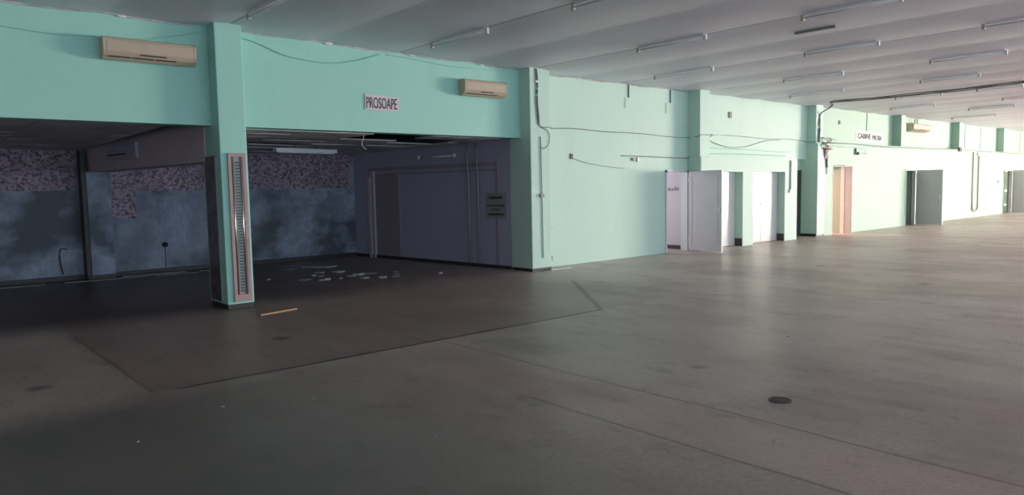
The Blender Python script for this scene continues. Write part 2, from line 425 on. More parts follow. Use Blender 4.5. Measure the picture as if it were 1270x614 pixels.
# skirtings
struct(MB().box(-8, BACK-.02, 0, 2.98, BACK, .09).box(3.47, BACK-.02, 0, 8.97, BACK, .09).box(3.0, 15.88, 0, 3.47, 15.9, .09).build('baseboard_bay_back', 'plinth'))
struct(MB().hexa([(SX(10.84)-.02, 10.84), (SX(10.84), 10.84), (SX(BACK), BACK), (SX(BACK)-.02, BACK)], 0, .07).build('baseboard_bay_side', 'plinth'))
struct(MB().box(16.85, F+.01, 0, 16.875, 10.42, .2).build('baseboard_niche', 'plinth_brown'))
struct(MB().box(19.0, F+.01, 0, 19.025, 10.42, .2).build('baseboard_niche_right', 'plinth_brown'))
struct(MB().box(20.955, D+.01, 0, 20.975, 10.74, .08).build('baseboard_alcove', 'plinth'))
struct(MB().box(9.99, 10.56, 0, 10.25, 10.58, .07).build('baseboard_right', 'plinth'))

# pillars
p = thing('pillar', (3.8, 10.57, 0), 'free-standing square mint pillar carrying a pink rail panel', 'pillar')
MB().bbox(3.615, D, .065, 3.995, 10.91, T, .012).build('shaft', 'mint', p)
MB().box(3.625, D+.01, 0, 3.985, 10.90, .065).build('plinth', 'plinth', p)
p = thing('pillar', (9.72, 10.5, 0), 'mint pillar at the corner right of the PROSOAPE sign, cable running down it', 'pillar')
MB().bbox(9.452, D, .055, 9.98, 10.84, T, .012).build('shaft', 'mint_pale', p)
MB().box(9.46, D+.01, 0, 9.97, 10.83, .055).build('plinth', 'plinth', p)
p = thing('pillar', (15.2, 10.4, 0), 'mint pillar directly behind the open grey door leaf', 'pillar')
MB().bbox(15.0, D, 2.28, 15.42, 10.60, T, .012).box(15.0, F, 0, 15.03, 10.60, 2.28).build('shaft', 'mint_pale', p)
p = thing('pillar', (21.2, 10.6, 0), 'mint pillar beside the dark alcove where the ceiling cables come down', 'pillar')
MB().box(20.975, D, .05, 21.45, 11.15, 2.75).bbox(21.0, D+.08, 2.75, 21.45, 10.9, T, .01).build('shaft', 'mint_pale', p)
MB().box(20.985, D+.01, 0, 21.44, 11.14, .05).build('plinth', 'plinth', p)
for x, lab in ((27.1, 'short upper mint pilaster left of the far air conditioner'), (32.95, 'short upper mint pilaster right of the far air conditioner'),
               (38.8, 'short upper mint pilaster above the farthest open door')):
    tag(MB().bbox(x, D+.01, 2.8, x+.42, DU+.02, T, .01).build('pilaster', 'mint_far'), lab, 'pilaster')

# ------------------------------------------------------------------ rooms behind the doorways
def side_room(name, x0, x1, y1, mat, n):
    m = MB().box(x1, 10.8, 0, x1+.1, y1, 2.6).box(x0-.1, 10.8, 0, x0, y1, 2.6).box(x0-.1, y1, 0, x1+.1, y1+.1, 2.6).box(x0-.1, 10.8, 2.6, x1+.1, y1+.1, 2.7)
    struct(m.build(name, mat))
side_room('wall_room_lilac', 12.8, 15.14, 13.6, 'lilac', 1)
struct(MB().box(15.12, 10.8, 0, 15.14, 13.6, .1).build('baseboard_room', 'plinth'))
side_room('wall_room_peach', 21.5, 22.95, 13.0, 'peach', 2)
struct(MB().box(22.93, 10.8, .08, 22.95, 12.0, .16).build('baseboard_room_peach', 'ink'))
side_room('wall_room_far', 26.5, 28.62, 13.0, 'mint_pale', 3)
side_room('wall_room_end', 38.4, 40.4, 13.0, 'mint_pale', 4)
YG0 = 10.95
# faint marker scribble on the lilac wall
tg = thing('graffiti', (15.115, 11.2, 1.55), 'faint grey marker scribble on lilac wall inside the first doorway', 'graffiti')
g = MB()
for k in range(6):
    y = YG0+k*.085
    pts = [(15.134, y, 1.46), (15.134, y+.02, 1.56+.03*math.sin(k*2.1)), (15.134, y+.045, 1.47), (15.134, y+.065, 1.52+.03*math.cos(k*1.7))]
    g.tube(smooth_path(pts, 3), .004, 4)
g.build('stroke', 'grey_ink', tg)

# doors -------------------------------------------------------------
def leaf(parent, x, y0, y1, z0, z1, mat, edge='white'):
    """leaf standing open square to the wall: plane X=x from hinge y1 to free edge y0"""
    d = MB().bbox(x-.02, y0, z0, x+.02, y1, z1, .004, 1)
    o = d.build('door_leaf', mat, parent)
    f = MB()
    for xx in (x-.026, x+.02):
        f.box(xx, y0+.10, z0+.12, xx+.006, y0+.115, z1-.12).box(xx, y1-.115, z0+.12, xx+.006, y1-.10, z1-.12)
        f.box(xx, y0+.10, z0+.12, xx+.006, y1-.10, z0+.135).box(xx, y0+.10, z1-.135, xx+.006, y1-.10, z1-.12)
    f.build('panel_moulding', mat, o)
    MB().box(x-.024, y0-.008, z0, x+.024, y0+.006, z1).build('edge_strip', edge, o)
    h = MB().tube([(x-.02, y0+.07, 1.0), (x-.07, y0+.07, 1.0), (x-.07, y0+.17, 1.0)], .009, 8)
    h.box(x-.03, y0+.05, .93, x-.02, y0+.09, 1.08); h.build('door_handle', 'batten', o)
    hg = MB()
    for z in (z0+.2, z1-.25): hg.tube([(x-.01, y1+.006, z), (x-.01, y1+.006, z+.1)], .012, 8)
    hg.build('hinge', 'batten', o)
    return o
def frame(parent, x0, x1, z1, y, mat, t=.05, d=.1):
    MB().box(x0, y-.015, 0, x0+t, y+d, z1).box(x1-t, y-.015, 0, x1, y+d, z1).box(x0, y-.015, z1-t, x1, y+d, z1).build('door_frame', mat, parent)
def door_root(name, loc):
    o = bpy.data.objects.new(name, None); o.empty_display_size = .1; COL.objects.link(o); o.location = loc; return struct(o)
d1 = door_root('door_1', (15.0, 10.5, 0)); frame(d1, 14.1, 15.0, 1.97, 10.57, 'white'); leaf(d1, 14.975, 9.60, 10.53, .01, 1.95, 'door')
d2 = door_root('door_2', (16.2, 10.45, 0))
o = MB().bbox(15.62, 10.42, .01, 16.86, 10.46, 1.91, .004, 1).build('door_leaf', 'gloss', d2)
d3 = door_root('door_3', (18.2, 10.45, 0))
o = MB().bbox(17.40, 10.42, .01, 18.13, 10.46, 1.91, .004, 1).build('door_leaf', 'gloss', d3)
o = MB().bbox(18.14, 10.42, .01, 19.01, 10.46, 1.91, .004, 1).build('door_leaf', 'gloss', d3)
MB().tube([(18.10, 10.42, 1.07), (18.10, 10.37, 1.07), (18.22, 10.37, 1.07)], .012, 8).build('door_handle', 'iron', o)
d4 = door_root('door_4', (20.4, 10.7, 0)); frame(d4, 19.86, 20.96, 1.98, 10.74, 'dark_door', .05, .02)
MB().bbox(19.91, 10.735, .01, 20.91, 10.758, 1.93, .004, 1).build('door_leaf', 'dark_door', d4)
d5 = door_root('door_5', (22.3, 10.4, 0)); frame(d5, 21.94, 22.75, 2.10, 10.24, 'paper_white', .02)
MB().bbox(22.74, 9.98, .01, 22.78, 10.24, 2.08, .004, 1).build('door_leaf', 'door_grey', d5)
MB().box(21.96, 10.6, 1.98, 22.73, 10.64, 2.10).build('transom', 'paper_white', d5)
d6 = door_root('door_6', (28.5, 10.3, 0)); frame(d6, 27.6, 28.5, 2.0, 10.24, 'white'); leaf(d6, 28.49, 9.33, 10.2, .01, 1.97, 'door_grey')
d7 = door_root('door_7', (40.2, 10.3, 0)); frame(d7, 39.3, 40.2, 2.0, 10.24, 'white'); leaf(d7, 40.19, 9.33, 10.2, .01, 1.97, 'door_grey')

# ------------------------------------------------------------------ panel and mirror on the pillar
t = thing('rail_panel', (3.83, D, .1), 'tall narrow pink-framed panel with chrome slotted rail on free-standing pillar', 'panel')
x0, x1, z0, z1 = 3.705, 3.955, .10, 2.19
MB().bbox(x0, D-.02, z0, x1, D-.001, z1, .004, 1).build('backboard', 'pink', t)
fr = MB().bbox(x0, D-.032, z0, x0+.05, D-.018, z1, .003, 1).bbox(x1-.05, D-.032, z0, x1, D-.018, z1, .003, 1)
fr.bbox(x0, D-.033, z1-.05, x1, D-.018, z1, .003, 1).bbox(x0, D-.033, z0, x1, D-.018, z0+.10, .003, 1).build('frame', 'pink', t)
for xx in (x0+.062, x1-.075): MB().tube([(xx, D-.03, z0+.10), (xx, D-.03, z1-.05)], .009, 8).build('rail', 'chrome', t)
st_p = MB().box(x0+.085, D-.024, z0+.12, x1-.085, D-.019, z1-.07).build('strip', 'conduit', t)
for k in range(44):
    z = z0+.14+k*(z1-z0-.24)/44
    MB().bbox(x0+.10, D-.031, z, x1-.095, D-.023, z+.024, .002, 1).build('slot', 'rung', st_p)
t = thing('mirror_strip', (3.61, 10.6, .1), 'tall grimy dark mirror strip on the side of the free-standing pillar', 'mirror')
MB().bbox(3.60, 10.42, .10, 3.614, 10.84, 2.15, .003, 1).build('glass', 'mirror', t)
MB().box(3.597, 10.405, .09, 3.614, 10.42, 2.16).box(3.597, 10.84, .09, 3.614, 10.855, 2.16).box(3.597, 10.405, 2.15, 3.614, 10.855, 2.165).build('edging', 'conduit', t)

# ------------------------------------------------------------------ air conditioners
def air_con(x0, x1, z0, z1, yb, dep, label, mat='beige', slots=True):
    t = thing('air_conditioner', ((x0+x1)/2, yb-dep/2, z0), label, 'air conditioner')
    h = z1-z0
    yb += .004; prof = [(yb, z0+.03), (yb-dep*.45, z0), (yb-dep*.86, z0+h*.16), (yb-dep, z0+h*.32), (yb-dep, z0+h*.82), (yb-dep*.93, z0+h*.94), (yb-dep*.75, z1), (yb, z1)]
    w = .03
    cs = MB().prism(prof, x0+w, x1-w).build('casing', mat, t)
    cp = [(yb-(yb-a)*1.02, z0+(z-z0)*1.0) for a, z in prof]
    for a, b in ((x0, x0+w), (x1-w, x1)): MB().prism(cp, a, b).build('end_cap', mat, t)
    MB().bbox(x0+w+.01, yb-dep-.006, z0+h*.34, x1-w-.01, yb-dep+.004, z0+h*.80, .003, 1).build('front_panel', mat, cs)
    if slots:
        n = 3; L = (x1-x0)*.74
        for k in range(n):
            a = x0+.06+k*L/n
            MB().box(a, yb-dep*.80-.03, z0+h*.10, a+L/n-.03, yb-dep*.80, z0+h*.135).build('louvre_slot', 'slot', cs)
        MB().box(x0+(x1-x0)*.38, yb-dep-.009, z0+h*.24, x0+(x1-x0)*.66, yb-dep+.02, z0+h*.285).build('air_slot', 'slot', cs)
    return t
air_con(2.27, 3.40, 3.36, 3.64, DB, .2, 'yellowed air conditioner on the mint header at far left')
air_con(7.98, 8.96, 3.29, 3.58, DB, .2, 'small yellowed air conditioner right of the PROSOAPE sign')
t = air_con(28.1, 29.75, 3.36, 3.66, DU, .33, 'distant beige air conditioner between upper pilasters', slots=True)
MB().tube([(28.75, DU-.12, 3.64), (28.77, DU-.12, 3.84)], .02).build('pipe', 'wire_grey', t)
MB().tube([(28.95, DU-.12, 3.64), (29.0, DU-.12, 3.84)], .02).build('pipe', 'wire_grey', t)
# dim one on the left face of the beam between the bays
def beam_ac():
    t = thing('air_conditioner', (3.25, 14.1, 2.22), 'dim mauve air conditioner on beam inside the left bay', 'air conditioner')
    def bx(y): return 3.60-(y-10.8)*.5/5.42
    y0, y1 = 13.35, 14.75; d = .05; z0, z1 = 2.26, 2.52
    pr = [(0, z0), (-d*.7, z0), (-d, z0+.07), (-d, z1-.04), (-d*.8, z1), (0, z1)]
    m = MB(); n = len(pr)
    vs = [(bx(y0)+a, y0, z) for a, z in pr]+[(bx(y1)+a, y1, z) for a, z in pr]
    m.add(vs, [list(range(n)), list(range(n, 2*n))[::-1]]+[[i, n+i, n+(i+1) % n, (i+1) % n] for i in range(n)])
    m.build('casing', 'purple', t)
    MB().add([(bx(y0)-d-.004, y0+.1, z0+.07), (bx(y1)-d-.004, y1-.1, z0+.07), (bx(y1)-d-.004, y1-.1, z0+.095), (bx(y0)-d-.004, y0+.1, z0+.095)], [[0, 1, 2, 3]]).build('louvre_slot', 'slot', t)
    MB().bbox(bx(y0)-d-.008, y0+.06, z0+.05, bx(y0)-d, y0+.10, z0+.08, .002, 1).build('indicator', 'wire_white', t)
beam_ac()

# ------------------------------------------------------------------ signs
t = thing('paper_sign', (6.38, DB-.01, 2.93), 'pink-white paper sign reading PROSOAPE on mint header', 'sign')
MB().add([(6.06, DB-.012, 2.945), (6.70, DB-.012, 2.93), (6.715, DB-.014, 3.165), (6.07, DB-.016, 3.195),
          (6.06, DB-.004, 2.945), (6.70, DB-.004, 2.93), (6.715, DB-.006, 3.165), (6.07, DB-.008, 3.195)],
         [[0, 1, 2, 3], [7, 6, 5, 4], [0, 4, 5, 1], [1, 5, 6, 2], [2, 6, 7, 3], [3, 7, 4, 0]]).build('sheet', 'paper', t)
text_mesh('PROSOAPE', .58, .18, 'ink', t, (6.09, DB-.014, 2.97))
t = thing('paper_sign', (25.1, DU-.01, 2.9), 'white paper sign reading CABINE PROBA on far upper wall', 'sign')
MB().add([(24.2, DU-.012, 2.93), (26.25, DU-.012, 2.88), (26.25, DU-.012, 3.22), (24.2, DU-.012, 3.29),
          (24.2, DU-.002, 2.93), (26.25, DU-.002, 2.88), (26.25, DU-.002, 3.22), (24.2, DU-.002, 3.29)],
         [[0, 1, 2, 3], [7, 6, 5, 4], [0, 4, 5, 1], [1, 5, 6, 2], [2, 6, 7, 3], [3, 7, 4, 0]]).build('sheet', 'paper_white', t)
text_mesh('CABINE', .98, .18, 'grey_ink', t, (24.29, DU-.014, 3.01), bold=.018)
text_mesh('PROBA', .76, .17, 'grey_ink', t, (25.42, DU-.014, 2.985), bold=.018)
# notice on the purple side wall (text too worn to read: rows of dashes)
y0, y1 = 10.95, 11.52
t = thing('notice', (SX(11.2)-.01, 11.2, 1.02), 'grimy grey notice with dark worn lines on purple bay wall', 'sign')
n0 = lambda y, o: (SX(y)-o, y)
MB().hexa([n0(y0, .015), n0(y0, .003), n0(y1, .003), n0(y1, .015)], 1.02, 1.53).build('sheet', 'paper_dim', t)
m = MB()
for z, a, b, hh in ((1.41, .12, .45, .055), (1.26, .05, .50, .03), (1.18, .15, .42, .028), (1.08, .08, .48, .045)):
    y = y0+a
    while y < y0+b:
        w = random.uniform(.02, .05); m.hexa([n0(y, .018), n0(y, .014), n0(y+w, .014), n0(y+w, .018)], z, z+hh*random.uniform(.75, 1)); y += w+.012
    m.build('worn_lettering', 'ink', t); m = MB()

# ------------------------------------------------------------------ wallpaper, closed doorway in bay
tag(MB().box(-7.9, BACK-.012, 1.74, 2.93, BACK+.003, 2.51).build('wallpaper_border', 'wallpaper'), 'rose-patterned wallpaper band above blue wall in the left bay', 'wallpaper')
tag(MB().box(4.02, BACK-.012, 1.70, 8.85, BACK+.003, 2.51).build('wallpaper_border', 'wallpaper'), 'rose-patterned wallpaper band behind the pillar in the middle bay', 'wallpaper')
tag(MB().box(3.52, BACK-.016, 1.15, 3.985, BACK+.003, 2.5).build('wallpaper_strip', 'wallpaper'), 'long rose wallpaper strip hanging lower beside the bay post', 'wallpaper')
def sl(ya, yb_, z0, z1, o, m=None):
    m = m or MB(); return m.hexa([n0(ya, o), n0(ya, -.02), n0(yb_, -.02), n0(yb_, o)], z0, z1)
dp = door_root('door_8', (SX(13)-.01, 13, 0))
m = sl(11.18, 11.26, 0, 2.16, .008); sl(11.18, 15.6, 2.08, 2.16, .025, m); sl(11.18, 15.2, 1.98, 2.02, .02, m); m.build('door_frame', 'door_mauve', dp)
m = sl(15.35, 15.42, 0, 2.1, .035); sl(15.5, 15.6, 0, 1.95, .035, m); m.build('casing', 'lilac', dp)
sl(14.4, 15.3, .02, 2.0, .012).build('door_leaf', 'door_mauve', dp)
# slim pipes down the purple wall
for y, nm in ((12.0, 'pale vertical pipe on purple bay wall, nearer the back of the bay'), (11.72, 'pale vertical pipe on purple bay wall, nearer the notice')):
    tag(MB().tube([(SX(y)-.045, y, .07), (SX(y)-.045, y, 1.9), (SX(y)-.05, y+.02, 2.2), (SX(y)-.045, y, 2.56)], .014, 8).build('pipe', 'conduit'), nm, 'pipe')

# ------------------------------------------------------------------ tube lights
def make_tube(x, y0, y1, zt, label, group):
    t = thing('tube_light', (x, (y0+y1)/2, zt-.09), label, 'ceiling light', group)
    MB().bbox(x-.022, y0+.02, zt-.028, x+.022, y1-.02, zt+.03, .004, 1).build('batten', 'batten', t)
    MB().tube([(x, y0+.02, zt-.052), (x, y1-.02, zt-.052)], .013, 10).build('tube', 'tube', t)
    for y, mt in ((y0, 'white'), (y1, 'cap')): MB().bbox(x-.022, y-.02, zt-.09, x+.022, y+.025, zt-.01, .004, 1).build('lamp_holder', mt, t)
    return t
rows = [(3.8, [(8.14, 9.45)]), (6.75, [(8.18, 9.54), (5.1, 6.47)]), (9.56, [(6.43, 7.71), (3.65, 4.9)]), (12.22, [(8.06, 9.42), (5.0, 6.21), (2.3, 3.53)]),
        (14.98, [(6.82, 8.08), (3.97, 5.17)]), (17.8, [(8.09, 9.43), (5.19, 6.34)]), (20.8, [(6.91, 8.02), (5.15, 6.1)]), (23.86, [(8.11, 9.33), (5.4, 6.36)]),
        (26.3, [(6.7, 7.93)]), (29.7, [(8.13, 9.49)])]
row_word = ['above and right of the first air conditioner', 'above the PROSOAPE sign', 'above the corner pillar', 'before the pillar behind the open door',
            'above the niches', 'over the niches and white glossy doors', 'over the alcove pillar', 'in front of the CABINE PROBA sign', 'far, right of the CABINE PROBA sign', 'farthest, near the distant air conditioner']
# things that cannot be told apart in the far rows share wording by row
for (x, ys), w in zip(rows, row_word):
    for k, (a, b) in enumerate(ys):
        pos = '' if len(ys) == 1 else (', end next to the wall', ', toward the viewer', ', nearest the frame edge')[k]
        make_tube(x, a, b, ceil_z(x)-.004, 'unlit ceiling tube light '+w+pos, 'tube lights on the hall ceiling')
tag(MB().bbox(10.51, 4.9, ceil_z(10.53)-.03, 10.56, 5.52, ceil_z(10.53)+.01, .004, 1).build('empty_light_batten', 'wire_grey'), 'short dark empty light batten on the hall ceiling', 'light batten')

def blob(x, y, z, r, seed):
    bm = bmesh.new(); bmesh.ops.create_icosphere(bm, subdivisions=2, radius=1)
    vs = [Vector((x+v.co.x*r*1.7*(1+.35*noise.noise(v.co*2+Vector((seed, 0, 0)))), y+v.co.y*r*.5, z+v.co.z*r*.5*(1+.4*noise.noise(v.co*2+Vector((0, seed, 0)))))) for v in bm.verts]
    bm.verts.index_update(); fs = [[v.index for v in f.verts] for f in bm.faces]; bm.free()
    return MB().add(vs, fs, True)
for i, (x, y, r) in enumerate(((2.55, DB, .05), (3.98, DB-.02, .06), (5.45, DB, .06), (7.0, DB, .05), (8.5, DB, .045), (11.15, 10.58, .05))):
    tag(blob(x, y-.012, ceil_z(x)-.02, r*.8, i*3.1).build('plaster_blob', 'foam'), 'white plaster blob at the ceiling edge, '+('above the larger air conditioner', 'at the free-standing pillar top', 'between pillar and PROSOAPE sign', 'just right of the PROSOAPE sign', 'above the small air conditioner', 'right of the corner pillar')[i], 'plaster', 'plaster blobs along the ceiling edge')
# bay fluorescent and dim fixture on side wall
t = thing('fluorescent_fitting', (6.55, 13.7, 2.4), 'white boxed fluorescent fitting hanging under the broken bay ceiling', 'ceiling light')
rm = Matrix.Translation((6.55, 13.72, 2.455)) @ Matrix.Rotation(math.atan2(.25, 1.4), 4, 'Z')
MB().bbox(-.70, -.06, -.045, .70, .06, .03, .008, 2, rm).build('housing', 'white', t)
MB().bbox(-.66, -.04, -.06, .66, .04, -.045, .003, 1, rm).build('diffuser', 'tube', t)
MB().bbox(-.72, -.062, -.047, -.70, .062, .032, .003, 1, rm).build('end_cap', 'batten', t)
MB().bbox(.70, -.062, -.047, .72, .062, .032, .003, 1, rm).build('end_cap', 'batten', t)
for q in ((6.3, 13.68), (6.8, 13.77)): MB().tube([(*q, 2.48), (*q, 2.56)], .008).build('hanger', 'wire', t)
t = thing('wall_tube_light', (SX(13.0)-.03, 13.0, 2.3), 'dim tube light high on the purple bay wall', 'wall light')
m = sl(12.45, 13.6, 2.30, 2.36, .03); m.build('batten', 'purple', t)
MB().tube([(SX(12.45)-.055, 12.45, 2.33), (SX(13.6)-.055, 13.6, 2.33)], .014).build('tube', 'batten', t)
for y in (12.43, 13.6): MB().bbox(SX(y)-.08, y-.02, 2.30, SX(y)-.0, y+.02, 2.37, .004, 1).build('lamp_holder', 'wire_white', t)

# ------------------------------------------------------------------ cables, conduits, boxes
def cable(pts, r, mat, label, name='cable', k=5, n=6):
    return tag(MB().tube(smooth_path(pts, k), r, n).build(name, mat), label, 'cable')
W = lambda x, z, y=DU: (x, y, z)
y = DB-.014
cable([(4.05, y, 3.86), (4.34, y, 3.80), (4.7, y, 3.68), (5.1, y, 3.63), (5.5, y, 3.625), (5.95, y, 3.71), (6.4, y, 3.86)], .009, 'wire_mint', 'thin mint wire sagging on header between pillar and PROSOAPE sign', 'hanging_wire')
cable([(6.5, y, 3.86), (7.0, y, 3.845), (7.7, y, 3.80), (8.4, y, 3.80), (9.1, y, 3.83)], .006, 'wire_mint', 'thin wire on header just above the small air conditioner', 'hanging_wire')
cable([(.4, y, 3.69), (1.2, y, 3.655), (1.75, y, 3.625), (2.3, y, 3.655)], .007, 'wire_mint', 'thin wire leading left from the first air conditioner', 'hanging_wire')
cable([(2.45, y, 3.665), (2.8, y, 3.68), (3.2, y, 3.77), (3.5, y, 3.85)], .006, 'wire_mint', 'thin wire rising right above the first air conditioner', 'hanging_wire')
# bundle down the corner pillar
t = thing('cable_bundle', (9.62, D-.02, 2.8), 'dark cable bundle running from ceiling down the corner pillar', 'cable')
for j, dx in enumerate((-.012, .008, .026)):
    MB().tube(smooth_path([(9.60+dx, D-.012-.004*j, 3.88), (9.625+dx, D-.016, 3.6), (9.61+dx, D-.016, 3.3), (9.64+dx, D-.016, 3.0), (9.66+dx*.6, D-.016, 2.83)], 5), .007, 6).build('strand', 'wire' if j else 'wire_grey', t)
MB().bbox(9.585, D-.03, 3.62, 9.66, D, 3.66, .004, 1).build('clip', 'batten', t)
cable([(9.66, D-.016, 2.84), (9.75, D-.02, 2.78), (9.99, D-.02, 2.79), (10.03, 10.5, 2.80), (10.2, 10.565, 2.80), (11.0, 10.565, 2.83), (11.9, 10.565, 2.80), (13.1, 10.565, 2.80), (14.3, 10.565, 2.76), (14.97, 10.555, 2.76), (14.975, 10.25, 2.78), (15.0, 10.21, 2.81), (15.5, 10.21, 2.82)],
      .009, 'wire_grey', 'long grey cable across the wall from corner pillar to the next', k=4)
cable([(15.5, 10.21, 2.82), (15.8, 10.50, 2.72), (16.7, 10.565, 2.57), (17.6, 10.565, 2.60), (18.6, 10.565, 2.78), (19.4, 10.565, 2.82)], .008, 'wire_grey', 'grey cable sagging low on wall above the niches')
cable([(15.5, 10.21, 2.83), (15.9, 10.56, 2.86), (17.2, 10.565, 2.87), (18.6, 10.565, 2.84), (20.0, 10.565, 2.86), (20.9, 10.55, 2.82), (20.96, 10.3, 2.80), (21.1, D-.02, 2.80)], .008, 'wire_grey', 'straighter grey cable above the sagging one, ending at alcove pillar')
cable([(15.45, 10.565, 2.52), (17, 10.565, 2.53), (19, 10.565, 2.50), (20.0, 10.565, 2.49)], .009, 'wire_mint', 'faint painted cable above the niches, the higher of two')
cable([(15.6, 10.565, 2.38), (17, 10.565, 2.40), (19.7, 10.565, 2.38)], .011, 'wire_mint', 'painted cable running just over the niche ledge')
cable([(9.72, D-.012, 2.78), (9.9, D-.014, 2.72), (9.955, D-.014, 2.58), (9.90, D-.014, 2.44), (9.78, D-.014, 2.37), (9.70, D-.012, 2.42)], .006, 'wire_grey', 'thin wire loop hanging on the corner pillar', 'wire_loop')
t = thing('conduit', (9.72, D-.02, .2), 'thin grey vertical conduit with small box on the corner pillar', 'conduit')
MB().tube([(9.70, D-.015, 2.60), (9.72, D-.015, 1.5), (9.725, D-.015, .25)], .009, 8).build('tube', 'conduit', t)
MB().bbox(9.665, D-.04, 1.43, 9.765, D-.001, 1.50, .005, 1).build('junction_box', 'conduit', t)
cable([(12.5, 10.565, 2.29), (13.2, 10.565, 2.285), (14.2, 10.565, 2.27), (15.0, 10.555, 2.26)], .012, 'wire_grey', 'cable on wall just above the first doorway')
cable([(10.92, 10.565, 2.22), (11.4, 10.57, 2.12), (12.0, 10.57, 2.05), (12.6, 10.57, 2.01)], .005, 'wire_grey', 'thin wire drooping right from the small black box')
tag(MB().bbox(10.88, 10.555, 2.20, 10.95, 10.58, 2.31, .005, 1).build('wall_box', 'black'), 'small black box on pale wall right of corner pillar', 'electrical box')
t = thing('sensor', (12.98, 10.56, 2.18), 'small grey and white sensor on wall left of first doorway', 'sensor')
MB().bbox(12.86, 10.54, 2.18, 12.98, 10.582, 2.25, .006, 1).build('body', 'conduit', t)
MB().bbox(13.04, 10.55, 2.16, 13.12, 10.58, 2.26, .006, 1).build('cover', 'white', t)
for x, z0, z1, lab in ((12.76, 3.58, 3.86, 'dark cable stub below ceiling, left one of the pair before the door'), (14.29, 3.56, 3.86, 'dark cable stub below ceiling, right one of the pair near the pillar')):
    tag(MB().tube([(x, 10.565, z0), (x+.005, 10.565, z1)], .014, 6).build('cable_stub', 'wire_grey'), lab, 'cable')
for x, z0, z1, lab in ((12.64, 3.35, 3.57, 'faint thin wire under the left cable stub'), (14.12, 3.30, 3.55, 'faint thin wire under the right cable stub')):
    tag(MB().tube([(x, 10.57, z0), (x+.01, 10.57, z1)], .006, 5).build('thin_wire', 'wire_mint'), lab, 'cable')
tag(MB().bbox(16.78, 10.55, 3.32, 16.9, 10.58, 3.48, .006, 1).build('wall_box', 'wire_grey'), 'small grey box high on wall right of the second pillar', 'electrical box')
tag(MB().bbox(10.26, 10.55, .13, 10.31, 10.58, .23, .004, 1).build('wall_socket', 'black'), 'tiny black socket near the floor by the corner pillar', 'socket')
tag(MB().tube(smooth_path([(10.22, 10.575, .78), (10.22, 10.55, .82), (10.27, 10.545, .86), (10.31, 10.55, .80)], 3), .010, 5).build('wall_hook', 'batten'), 'small bent metal hook on wall beside the corner pillar', 'hook')
t = thing('white_conduit', (19.3, F, 1.34), 'slim white vertical conduit with end box by the alcove', 'conduit')
MB().tube([(19.30, F-.02, 2.24), (19.30, F-.02, 1.42)], .022, 8).build('tube', 'white', t)
MB().bbox(19.23, F-.05, 1.34, 19.38, F-.001, 1.43, .006, 1).build('end_box', 'batten', t)
# ceiling bundle
t = thing('cable_bundle', (20.5, 8, 2.9), 'thick dark cable bundle crossing the hall ceiling and dropping to alcove pillar', 'cable')
for j in range(4):
    o = (j-1.5)*.035; q = random.uniform
    pts = [(21.15+o*.6, D+.05, 2.80), (21.17+o*.6, D+.05, 3.3), (21.20+o*.5, D+.05, 3.62), (21.1+o*.5, 9.98, 3.76), (20.5+o, 9.6, 3.79)]
    yy = 9.1
    while yy > 1: pts.append((19.6+o+q(-.05, .05)+.18*math.sin(yy*1.1), yy, 3.80-.03*abs(math.sin(yy*1.3+j))-.012*j)); yy -= 1.0
    MB().tube(smooth_path(pts, 4), .011, 6).build('strand', ('wire', 'wire_grey', 'wire_grey', 'wire')[j], t)
# wall tangle and rag
t = thing('wire_tangle', (21.4, D-.03, 2.65), 'tangle of dark loose wires on alcove pillar under the ceiling cables', 'cable')
for j in range(9):
    a = random.uniform(0, 6.28); pts = [(21.35, D-.03, 2.74)]
    for k in range(5):
        a += random.uniform(-1.6, 1.6); p0 = pts[-1]
        pts.append((min(max(p0[0]+math.cos(a)*.16, 21.05), 21.95), D-.03-random.random()*.07, min(max(p0[2]+math.sin(a)*.09, 2.58), 2.92)))
    MB().tube(smooth_path(pts, 3), .010, 5).build('wire', 'wire' if j % 2 else 'wire_grey', t)
def rag():
    m = MB(); vs = []; fs = []; nx, nzv = 7, 10
    for i in range(nx):
        for j in range(nzv):
            u = i/(nx-1); v = j/(nzv-1); w = .36*(1-.55*v)+.03*math.sin(v*9)
            vs.append((21.48+(u-.5)*w+.02*math.sin(v*7), D-.03-.025*math.sin(u*9+v*4), 2.66-v*.34-.03*math.sin(u*6)))
    for i in range(nx-1):
        for j in range(nzv-1): fs.append([i*nzv+j, (i+1)*nzv+j, (i+1)*nzv+j+1, i*nzv+j+1])
    off = len(vs); vs += [(x, y_+.012, z) for x, y_, z in vs]; fs += [[q+off for q in f[::-1]] for f in fs]
    m.add(vs, fs, True); return m
tag(rag().build('rag', 'rag'), 'pale pink rag hanging from the wire tangle beside the peach doorway', 'rag')
tag(MB().tube([(21.50, D-.02, 2.33), (21.51, D-.02, 2.05)], .035, 8).tube([(21.51, D-.02, 2.05), (21.50, D-.02, 1.85)], .012, 6).build('cable_end', 'wire_grey'), 'grey taped cable end below the pink rag', 'cable')
cable([(21.5, D-.02, 2.78), (23.5, D-.02, 2.79), (25.5, D-.02, 2.76), (28, D-.02, 2.77), (30.5, D-.02, 2.78), (32.9, D-.02, 2.80), (36, D-.02, 2.78), (39, D-.02, 2.76), (46, D-.02, 2.78), (52, D-.02, 2.78)], .018, 'wire_grey', 'long cable run along the ledge of the far wall', k=3)
cable([(21.5, D-.02, 2.70), (23.0, D-.02, 2.68), (24.6, D-.02, 2.73), (27, D-.02, 2.70), (30, D-.02, 2.72), (33, D-.02, 2.74)], .012, 'wire_mint', 'thinner cable just below the far wall ledge run', k=3)
tag(MB().bbox(32.75, D-.08, 2.72, 33.0, D-.0, 2.88, .01, 1).build('junction_box', 'wire'), 'small dark junction box on the far ledge cable', 'electrical box')
